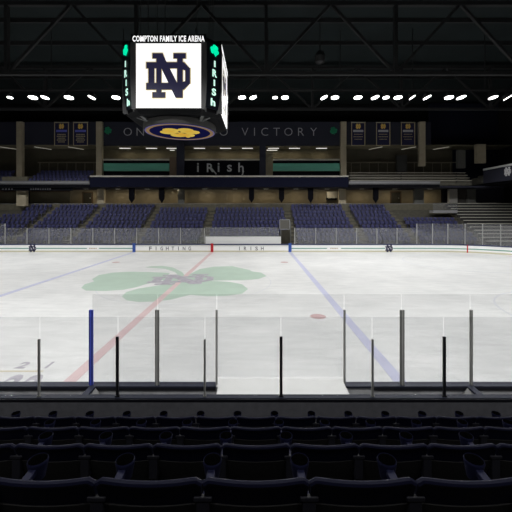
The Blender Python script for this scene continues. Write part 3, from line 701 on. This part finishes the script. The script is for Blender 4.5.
PW_FAR, PW_NEAR = 730, 1450
LP = [(10,.0,.25),(33,0,.40),(45,.15,.36),(69,0,.40),(92,.35,.36),(116,0,.38),(242,-.1,.36),(253,-.3,.34),(275,.0,.24),(285,0,.36),(324,-.4,.36),(335,0,.36),(358,0,.38),(375,-.25,.38),(386,0,.30),(398,0,.38),(412,-.55,.32),(427,-.4,.38),(449,0,.40),(461,-.2,.42),(493,-.15,.40),(508,-.5,.42)]
ords = ['first','second','third','fourth','fifth','sixth','seventh','eighth','ninth','tenth','eleventh','twelfth','thirteenth','fourteenth','fifteenth','sixteenth','seventeenth','eighteenth','nineteenth','twentieth','twenty-first','last']
for i, (px, tl, r) in enumerate(LP):
    lamp(X(px,YL), YL, ZL, tl, 'glowing white high bay lamp, %s from the left in the row above the far stand' % ords[i], 'row of arena lamps', r*.88, power=PW_FAR, aim=(0,.0,-1), rollx=-.12, cone=166, blend=.5)
for px in (-30,-62,-96,536,566):
    lamp(X(px,YL), YL, ZL, 0, 'high bay lamp beyond the side of the photo in the far row', 'lamps beyond the frame', .4, power=PW_FAR*(2.2 if px < 0 else 1.2), aim=(0,0,-1), cone=166, blend=.5)
for i, x in enumerate([-30+4.6*k for k in range(13)]):
    lamp(x, 10.5, 13.4, 0, 'high bay lamp of the row overhead beyond the top of the photo', 'overhead arena lamps', .4, power=PW_NEAR, aim=(0,.10,-1), cone=128, blend=.4)
for i, x in enumerate([-15,-9,-3,3,9,15]):
    lamp(x, -1.5, 11.0, 0, 'small high bay lamp over the near seats behind the camera', 'near stand lamps', .3, power=1000, aim=(0,.5,-1), cone=95, blend=.5)
MB_ = MB().box(-36, 33, 10.45, 10.55, 13.95, 14.08)
x = -35
while x < 33: MB_.box(x-.03, x+.03, 10.47, 10.53, 14.08, 19.2); x += 6
tag(MB_.build('lamp_pipe', M['steel']), 'dark suspended pipe carrying the overhead row of lamps', 'pipe')

# ------------------------------------------------------------------ scoreboard
SX, SY = -4.39, 19.2
R_ = 2.55; zt0, zb0 = 12.93, 9.15
sc = thing('scoreboard', 'large hanging four-sided scoreboard with bright white screens over centre ice', 'scoreboard', (SX, SY, 8.6))
hw = 1.93          # half width of a face
def octring(z, s=1.0):
    h = 1.67*s; r = R_*s
    return [(SX-h,SY-r,z),(SX+h,SY-r,z),(SX+r,SY-h,z),(SX+r,SY+h,z),(SX+h,SY+r,z),(SX-h,SY+r,z),(SX-r,SY+h,z),(SX-r,SY-h,z)]
prof = [(zt0,.965),(zt0-.4,.985),(11.2,.99),(9.12,.99),(8.98,.90)]
vs = []; [vs.extend(octring(z, s)) for z, s in prof]
fs = [tuple(range(7,-1,-1))[::-1], tuple(range(len(vs)-8, len(vs)))[::-1]]
for i in range(len(prof)-1):
    for k in range(8): fs.append((i*8+k, (i+1)*8+k, (i+1)*8+(k+1)%8, i*8+(k+1)%8))
MB().add(vs, fs).build('body', M['board_body'], sc)
faces = [Frame((SX,SY-R_,0),(1,0,0),(0,0,1)), Frame((SX+R_,SY,0),(0,1,0),(0,0,1)), Frame((SX,SY+R_,0),(-1,0,0),(0,0,1)), Frame((SX-R_,SY,0),(0,-1,0),(0,0,1))]
sw = 1.635; s0, s1 = Z(107.9, SY-R_), Z(43.6, SY-R_)
for i, fr in enumerate(faces):
    so = MB().poly([(-sw,s0),(sw,s0),(sw,s1),(-sw,s1)], fr, -.08, .02).build('screen', M['screen'], sc)
    b = MB(); cf = Frame(fr.p(-.02,(s0+s1)/2-.0,0), fr.u, fr.v); monogram(b, cf, 2.26, .022, .026, grow=2.4); b.build('monogram_edge', M['nd_gold'], so)
    b = MB(); monogram(b, cf, 2.24, .027, .034); b.build('monogram', M['nd_navy'], so)
    for s_ in (-1, 1):
        b = MB(); a = [(s_*(sw+.0), s0-.05),(s_*(hw-.08),s0-.05),(s_*(hw+.0),(s0+s1)/2),(s_*(hw-.02),s1+.05),(s_*(sw+.0),s1+.05)]
        if i in (0,1,2,3): b.poly(a, fr, -.2, .05)
        b.build('screen_frame', M['board_frame'], sc)
    b = MB(); b.poly([(-hw+.02,s1+.02),(hw-.02,s1+.02),(hw-.04,s1+.46),(-hw+.04,s1+.46)], fr, -.2, .03); hd = b.build('header_panel', M['board_body'], sc)
    b = MB(); b.text('COMPTON FAMILY ICE ARENA', Frame(fr.p(0, Z(39,SY-R_), 0), fr.u, fr.v), height=.30, width=3.62, thick=.01, w0=.032, bold=.030, sp=1.15); b.build('header_lettering', M['led_white'], hd)
# corner ribbons
cs = [(1,-1),(1,1),(-1,1),(-1,-1)]
for i, (sx_, sy_) in enumerate(cs):
    if sx_*sy_ < 0 and sx_ > 0: A, B = (SX+hw, SY-R_), (SX+R_, SY-hw)
    elif sx_ > 0: A, B = (SX+R_, SY+hw), (SX+hw, SY+R_)
    elif sy_ > 0: A, B = (SX-hw, SY+R_), (SX-R_, SY+hw)
    else: A, B = (SX-R_, SY-hw), (SX-hw, SY-R_)
    A = Vector((*A,0)); B = Vector((*B,0)); U = (B-A).normalized(); w_ = (B-A).length/2; mid = (A+B)/2
    inward = Vector((SX,SY,0))-mid; inward.normalize()
    zz = [zt0-.35, 11.3, 10.2, zb0+.15]; off_ = [.0,.0,.06,.20]
    vs = []; fs = []
    for j, z in enumerate(zz):
        base = mid + inward*off_[j] - inward*.04
        for e, o_ in ((-w_,0),(w_,0),(w_,.15),(-w_,.15)): vs.append(base + U*e + inward*o_ + Vector((0,0,z)))
    for j in range(3):
        for k in range(4): fs.append((j*4+k, j*4+(k+1)%4, (j+1)*4+(k+1)%4, (j+1)*4+k))
    fs += [(0,1,2,3),(12,15,14,13)]
    cp = MB().add(vs, fs).build('corner_display', M['led_back'], sc)
    def zo(z):
        for j in range(3):
            if zz[j] >= z >= zz[j+1]: f_ = (zz[j]-z)/(zz[j]-zz[j+1]); return off_[j]+(off_[j+1]-off_[j])*f_
        return 0
    b = MB(); z = Z(51, 17); shamrock(b, Frame(mid+Vector((0,0,z))-inward*(.04-zo(z)), U, (0,0,1)), .30, .01, .03, rot=PI/2-.3); b.build('green_shamrock', M['led_green'], cp)
    b = MB()
    for ch, py, h in (('I',64.7,.31),('R',74,.37),('I',83.3,.31),('S',92.3,.36),('h',102,.38)):
        z = Z(py, 17); b.text(ch, Frame(mid+Vector((0,0,z))-inward*(.04-zo(z)), U, (0,0,1)), height=h, width=h*.74 if ch != 'I' else h*.28, thick=.02, w0=.015, bold=.03)
    b.build('ribbon_letters', M['led_mint'], cp)
# struts to the drum
zd0, zd1, rd = 8.60, 9.02, 2.0
b = MB()
for sx_, sy_ in cs:
    for (ex, ey) in ((hw*.93, R_*.93),(R_*.93, hw*.93)):
        b.bar((SX+sx_*ex, SY+sy_*ey, zb0+.05), (SX+sx_*1.38, SY+sy_*1.38, zd0+.28), .16, .16)
b.build('lower_frame', M['board_frame'], sc)
b = MB(); b.lathe([(1.2,0),(1.2,zb0-zd1)], (SX,SY,zd1), 24); b.build('neck', M['board_body'], sc)
b = MB(); b.lathe([(rd-.06,zd0+.02),(rd,zd0),(rd+.05,zd0+.1),(rd+.05,zd1-.06),(rd-.05,zd1),(0,zd1)], (SX,SY,0), 48); b.build('drum', M['drum'], sc, smooth=True)
dn = Frame((SX,SY,zd0), (1,0,0), (0,-1,0))     # faces down
fsx = MB().poly(ell(0,0,rd-.02,rd-.02,48), dn, -.05, .01).build('underside_disc', M['disc_navy'], sc)
b = MB(); ring(b, dn, 0, 0, rd-.19, .19, .012, .02); b.build('gold_ring', M['disc_ring'], fsx)
b = MB(); ring(b, dn, 0, 0, rd-.06, .07, .012, .022); b.build('blue_rim', M['disc_rim'], fsx)
b = MB(); shamrock(b, dn, 1.25, .014, .022, rot=-PI/2); b.build('gold_shamrock', M['disc_gold'], fsx)
b = MB()
for px in (140.5,148,157,165,197,206.5,209,213):
    x_ = X(px, 18.2)
    b.tube([(x_,18.2 if px != 206.5 else 20,zt0-.1),(x_+.02,18.2 if px != 206.5 else 20,19.1)], .018, 6)
b.build('suspension_cables', mat('cable', (.045,.045,.045), .6), sc)

# ------------------------------------------------------------------ near boards and boxes
NB = thing('near_boards', 'dark-capped rink boards along the near edge of the ice', 'rink boards', (0, RY0, 0))
zc1 = CH-(382.3-HZ)*5.54/F
MB().box(-26.4, -.66, 5.44, 5.53, 0, zc1-.03).box(1.46, 17.6, 5.44, 5.53, 0, zc1-.03).box(-.66, 1.46, 5.44, 5.53, 0, zc1-.03).build('board_face', M['inner_board'], NB)
MB().box(-26.4, -.66, 5.41, 5.56, zc1-.03, zc1).box(1.47, 17.6, 5.41, 5.56, zc1-.03, zc1).build('cap_rail', M['near_cap'], NB)
MB().box(-26.4, -.66, 5.415, 5.44, zc1-.075, zc1-.03).box(1.92, 17.6, 5.415, 5.44, zc1-.075, zc1-.03).build('dark_lip', M['trim_bk'], NB)
MB().box(-26.4, -.66, 5.425, 5.44, zc1-.20, zc1-.175).box(1.47, 17.6, 5.425, 5.44, zc1-.20, zc1-.175).build('pale_groove', M['rail'], NB)
for nm, cx0, a0, a1 in (('l', RX0+RR, -PI/2, -PI), ('r', RX1-RR, 0, -PI/2)):
    pth = corner(cx0, RY0+RR, a0, a1); 
    b = MB(); sweep(b, pth, [(0,0),(.10,0),(.10,zc1),(0,zc1)]); b.build('corner_board', M['white_board'], NB)
struct(MB().box(-27, 18, 4.79, 5.43, -.05, .25).build('floor_box', M['rubber']), 'rubber floor of the penalty boxes', 'floor')
for x_, lb in ((-2.67,'left'),(3.50,'right')):
    dv = thing('box_divider', 'short dark divider rail behind the near boards at the %s post' % lb, 'divider', (x_, 5.1, .25))
    MB().box(x_-.03, x_+.03, 4.79, 5.405, .25, zc1-.03).build('divider_panel', M['inner_board'], dv)
    MB().box(x_-.05, x_+.05, 4.79, 5.405, zc1-.03, zc1+.005).build('divider_cap', M['near_cap'], dv)
    sgn = 1 if x_ > 0 else 1
    xs = x_-.05 if x_ > 0 else x_+.05; dd = -.08 if x_ > 0 else .08
    MB().add([(xs,5.40,zc1-.10),(xs+dd,5.40,zc1-.10),(xs,5.40,zc1-.02),(xs,5.16,zc1-.10),(xs+dd,5.2,zc1-.10),(xs,5.16,zc1-.08)], [(0,1,2),(3,5,4),(0,3,4,1),(0,2,5,3),(1,4,5,2)]).build('white_bracket', M['white_post'], dv)
ct = thing('scorer_counter', 'bright white counter top between the two middle thin posts behind the near boards', 'counter', (.4, 5.15, .25))
zct = CH-(378.5-HZ)*5.43/F
MB().box(-.595, 1.405, 4.90, 5.43, zct-.04, zct).build('counter_top', M['counter'], ct, bevel=.006)
for x_ in (-.53, 1.33):
    for y_ in (4.95, 5.33): MB().box(x_, x_+.05, y_, y_+.05, .25, zct-.04).build('leg', M['alu'], ct)
# rink-side glass
GY = 5.49; zg1 = CH-(294.3-HZ)*GY/F; zp1 = CH-(309.3-HZ)*GY/F
P_ = [(-2.72,'post_blue',.033,'thick deep blue post on the near boards at left'),(-1.63,'post_grey',.033,'thick grey post on the near boards right of the blue post'),(-.65,'post_grey',.016,'thin grey post at the left end of the white counter'),
      (1.46,'post_grey',.016,'thin grey post at the right end of the white counter'),(2.41,'post_grey',.036,'thick grey post on the near boards right of the white counter'),(3.55,'post_grey',.022,'grey post above the right divider rail'),(5.4,'post_grey',.03,'grey post beyond the right edge')]
for i, (x_, m_, r_, lb) in enumerate(P_):
    pl = thing('glass_post', lb, 'post', (x_, GY, zc1), 'tall posts on the near boards')
    MB().box(x_-r_, x_+r_, GY-.045, GY-.012, zc1, zp1).build('post_shaft', M[m_], pl, bevel=.005)
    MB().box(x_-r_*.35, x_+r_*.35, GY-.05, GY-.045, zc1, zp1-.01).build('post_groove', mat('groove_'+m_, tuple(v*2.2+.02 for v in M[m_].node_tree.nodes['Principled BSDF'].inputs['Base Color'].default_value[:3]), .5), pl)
    if i < len(P_)-1:
        x2 = P_[i+1][0]
        zbot = zc1 if not (-.7 < x_ < 0) else zct
        pane((x_,GY), (x2,GY), zbot+.002, zg1, .012, G_NEAR, 'rink_glass', 'tall clear pane on near boards between %s' % ['blue post and thick left post','thick left post and counter','the thin counter posts','counter and thick right post','thick right post and divider post','divider post and right frame edge'][i], 'clear panes on the near boards', inset=.009)
# spectator-side wall and glass
struct(MB().box(-27, 18, 4.68, 4.775, 0, 1.33).build('wall_front', M['wall_dk']))
struct(MB().box(-27, 18, 4.69, 4.785, 1.33, 1.345).build('trim_3', mat('parapet_cap', (.018,.021,.036), .5, .2)), 'blue-grey metal cap on the front wall', 'cap')
struct(MB().box(-27, 18, 4.668, 4.68, 1.305, 1.338).build('trim_4', M['trim_bk']), 'black edge strip on the front wall', 'trim')
NY = 4.75; zn1 = CH-(317-HZ)*NY/F; znb = CH-(336-HZ)*NY/F; zng = CH-(338.5-HZ)*NY/F
NP = [(-4.33,1),(-3.10,0),(-1.98,1),(-.732,0),(.358,1),(1.665,0),(2.69,1),(4.0,0),(5.1,1)]
nlab = ['black post left of frame','first grey post','first black post','second grey post','middle black post','third grey post','rightmost visible black post','grey post right of frame','last black post']
for i, (x_, bk) in enumerate(NP):
    r_ = .020 if bk else .014
    if abs(X(0,1)*0+x_) < 4.4 or True:
        pl = thing('rail_post', nlab[i] + ', standing on the front wall cap', 'post', (x_, NY, 1.345), 'short black posts on the front wall' if bk else 'short grey posts on the front wall')
        MB().box(x_-r_, x_+r_, NY-.035, NY-.008, 1.345, znb if bk else zng).build('post_shaft', M['post_black'] if bk else M['post_grey'], pl, bevel=.003)
        MB().box(x_-r_*1.6, x_+r_*1.6, NY-.037, NY-.008, 1.345, 1.365).build('post_foot', M['post_black'] if bk else M['post_grey'], pl)
    if i < len(NP)-1:
        pane((x_,NY), (NP[i+1][0],NY), 1.347, zn1, .012, G_NEAR, 'rink_glass', 'short clear pane on front wall, starting at the %s' % nlab[i], 'clear panes on the front wall', inset=.008)

# ------------------------------------------------------------------ near seating
PITCH = .4826
RYs = [4.0, 3.16, 2.335, 1.507]; RPY = [416.0, 426.3, 443.2, 477.0]
ROWS = [(y, CH-(py-HZ)*y/F - .85) for y, py in zip(RYs, RPY)]
t = MB()
edges = [4.68] + [y+.52-.0 for y, _ in ROWS[1:]] + [.9]
for k, (y, z) in enumerate(ROWS):
    yb = edges[k+1]; t.box(-6, 6, yb, edges[k], z-.6, z)
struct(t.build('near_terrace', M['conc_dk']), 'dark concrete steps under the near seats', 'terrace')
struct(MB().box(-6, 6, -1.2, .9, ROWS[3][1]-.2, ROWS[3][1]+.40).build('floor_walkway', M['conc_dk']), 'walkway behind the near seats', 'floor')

def near_seat():
    root = thing('stadium_seat', 'seat', 'seat', (0,0,0))
    nu, nv = 20, 8; W2 = PITCH/2-.007
    def surf(u, v, off=0):
        x = u*W2
        e = max(0, (abs(u)-.86)/.14)
        top = .85 - .014*(1-u*u) - .020*e*e
        z = .40 + (top-.40)*v
        y = .13*(1-v)**1.3 - .012*(1-u*u)*(.4+.6*v) + off
        y -= .012*max(0, v-.85)/.15
        return (x, y, z)
    vs = []; fs = []
    for side, off in ((0,-.012),(1,.014)):
        for j in range(nv+1):
            for i in range(nu+1): vs.append(surf(-1+2*i/nu, j/nv, off))
    N1 = (nu+1)*(nv+1); q = lambda s_,i,j: s_*N1+j*(nu+1)+i
    for j in range(nv):
        for i in range(nu):
            fs.append((q(0,i,j),q(0,i+1,j),q(0,i+1,j+1),q(0,i,j+1))); fs.append((q(1,i,j+1),q(1,i+1,j+1),q(1,i+1,j),q(1,i,j)))
    for i in range(nu): fs.append((q(0,i,nv),q(0,i+1,nv),q(1,i+1,nv),q(1,i,nv))); fs.append((q(1,i,0),q(1,i+1,0),q(0,i+1,0),q(0,i,0)))
    for j in range(nv): fs.append((q(0,0,j),q(0,0,j+1),q(1,0,j+1),q(1,0,j))); fs.append((q(1,nu,j),q(1,nu,j+1),q(0,nu,j+1),q(0,nu,j)))
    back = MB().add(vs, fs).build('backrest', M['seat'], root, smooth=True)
    b = MB(); b.tube([Vector(surf(-1+2*i/nu, 1, 0)) + Vector((0,0,-.002)) for i in range(nu+1)], .015, 8); b.build('top_rim', mat('rim_navy_lit', (.005,.0055,.017), .5, .12), back, smooth=True)  # rim colour lightened to paint in light on the top edge
    vs = []; fs = []; pu, pv = 12, 5
    for off in (-.020, -.012):
        for j in range(pv+1):
            for i in range(pu+1): vs.append(surf((-1+2*i/pu)*.9, .05+.68*j/pv, off))
    N2 = (pu+1)*(pv+1); q = lambda s_,i,j: s_*N2+j*(pu+1)+i
    for j in range(pv):
        for i in range(pu):
            fs.append((q(0,i,j),q(0,i+1,j),q(0,i+1,j+1),q(0,i,j+1)))
    for i in range(pu): fs.append((q(0,i,pv),q(0,i+1,pv),q(1,i+1,pv),q(1,i,pv)))
    for j in range(pv): fs.append((q(0,0,j),q(0,0,j+1),q(1,0,j+1),q(1,0,j))); fs.append((q(1,pu,j),q(1,pu,j+1),q(0,pu,j+1),q(0,pu,j)))
    MB().add(vs, fs).build('back_panel', M['seat_panel'], back)
    # flipped-up pan
    a = [(-.20,.16,.38),(.20,.16,.38),(.19,.075,.66),(-.19,.075,.66)]
    c2 = [(p[0]*.96, p[1]+.055, p[2]+.01) for p in a]
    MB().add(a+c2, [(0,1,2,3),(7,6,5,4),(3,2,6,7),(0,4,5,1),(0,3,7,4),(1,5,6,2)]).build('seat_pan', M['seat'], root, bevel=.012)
    xs = PITCH/2
    b = MB(); b.add([(xs-.012,.02,0),(xs+.012,.02,0),(xs+.012,.20,0),(xs-.012,.20,0),(xs-.012,.03,.60),(xs+.012,.03,.60),(xs+.012,.14,.60),(xs-.012,.14,.60)], [(3,2,1,0),(4,5,6,7),(0,1,5,4),(1,2,6,5),(2,3,7,6),(3,0,4,7)])
    b.box(xs-.03, xs+.03, -.02, .26, 0, .012); b.build('leg', M['seat_metal'], root)
    b = MB(); b.add([(xs-.028,.00,.60),(xs+.028,.00,.60),(xs+.022,.285,.635),(xs-.022,.285,.635),(xs-.028,.00,.632),(xs+.028,.00,.632),(xs+.020,.285,.668),(xs-.020,.285,.668)], [(3,2,1,0),(4,5,6,7),(0,1,5,4),(1,2,6,5),(2,3,7,6),(3,0,4,7)])
    arm = b.build('armrest', M['cup'], root, bevel=.006)
    b = MB(); MB().lathe([(0,-.056),(.026,-.056),(.0425,.012),(.0455,.0165)], (xs,.325,.672), 20, top=False).build('shade_liner', mat('liner_shade_black', (.003,.003,.003), 1, 0), arm)  # black skin added to imitate shade inside the cup
    b.lathe([(.030,-.065),(.0465,.012),(.049,.018),(.052,.012),(.052,.002),(.036,-.082),(.0,-.084)], (xs,.325,.672), 22); b.build('cup_holder', M['cup'], arm, smooth=True)
    MB().box(xs-.042, xs+.042, -.012, .012, .745, .765).box(xs-.03, xs+.03, -.008, .02, .60, .745).build('hinge_bracket', M['trim_bk'], root, bevel=.004)
    return root
ns = near_seat(); used = False
rown = ['front row by the parapet', 'second row from the parapet', 'third row from the parapet', 'closest row at the photo bottom']
for k, (y, z) in enumerate(ROWS):
    half = int(math.ceil((256*y/F)/PITCH + 1.5)) 
    idx = [i for i in range(-half, half+1) if abs(i*PITCH)-PITCH/2 < 256*(y)/F+.07]
    for j, i in enumerate(idx):
        x_ = i*PITCH
        if not used: o = ns; o.location = (x_, y, z); used = True
        else: o = copy_tree(ns, (x_, y, z))
        tag(o, 'dark navy stadium seat, %s from the left in the %s' % (ords[j], rown[k]), 'seat', 'near seats in the %s' % rown[k])

# ------------------------------------------------------------------ added unseen concourse lights, and the suite lights
def area(name, x, y, z, sx_, sy_, e, col=(1,.86,.62)):  # unseen lamp added to brighten the concourse wall
    r_ = thing('added_soffit_light', 'added unseen warm light under the concourse soffit', 'ceiling light', (x,y,z), 'added concourse soffit lights')
    MB().box(x-.3, x+.3, y-.1, y+.1, z-.02, z+.0).build('lens', M['side_lamp'], r_)
    ld = bpy.data.lights.new('bulb', 'AREA'); ld.shape = 'RECTANGLE'; ld.size = sx_; ld.size_y = sy_; ld.energy = e; ld.color = col
    lo = bpy.data.objects.new('bulb', ld); COL.objects.link(lo); lo.parent = r_; lo.location = (0,0,-.05)
zs = Z(187,YB)-.03
for px in (86, 118, 147, 176, 205, 235, 266, 296, 327, 362, 395, 430):
    area('l', X(px,42.9), 42.9, zs-.0, .6, .3, 26)
for px in (125,151,199.5,225.5,247.5,273.5,294.5,321.5):
    ld = bpy.data.lights.new('bulb', 'AREA'); ld.shape = 'RECTANGLE'; ld.size = 1.3; ld.size_y = .3; ld.energy = 22; ld.color = (1,.88,.66)
    lo = bpy.data.objects.new('suite_bulb', ld); COL.objects.link(lo); lo.location = (X(px,44), 44.0, Z(145.5,YF)-.15)

# ------------------------------------------------------------------ world, camera, view
w = bpy.data.worlds.new('World'); C.world = w; w.use_nodes = True
w.node_tree.nodes['Background'].inputs[0].default_value = (.01,.01,.012,1); w.node_tree.nodes['Background'].inputs[1].default_value = .3
cd = bpy.data.cameras.new('camera'); cd.sensor_width = 36; cd.lens = F/512*36; cd.shift_y = -(256-HZ)/512; cd.clip_end = 200; cd.clip_start = .05
co = bpy.data.objects.new('camera', cd); COL.objects.link(co); co.location = (0,0,CH); co.rotation_euler = (PI/2,0,0)
C.camera = co
C.view_settings.view_transform = 'Standard'; C.view_settings.look = 'None'; C.view_settings.gamma = 1; C.view_settings.use_curve_mapping = False
C.view_settings.exposure = 0
C.cycles.transparent_max_bounces = 24
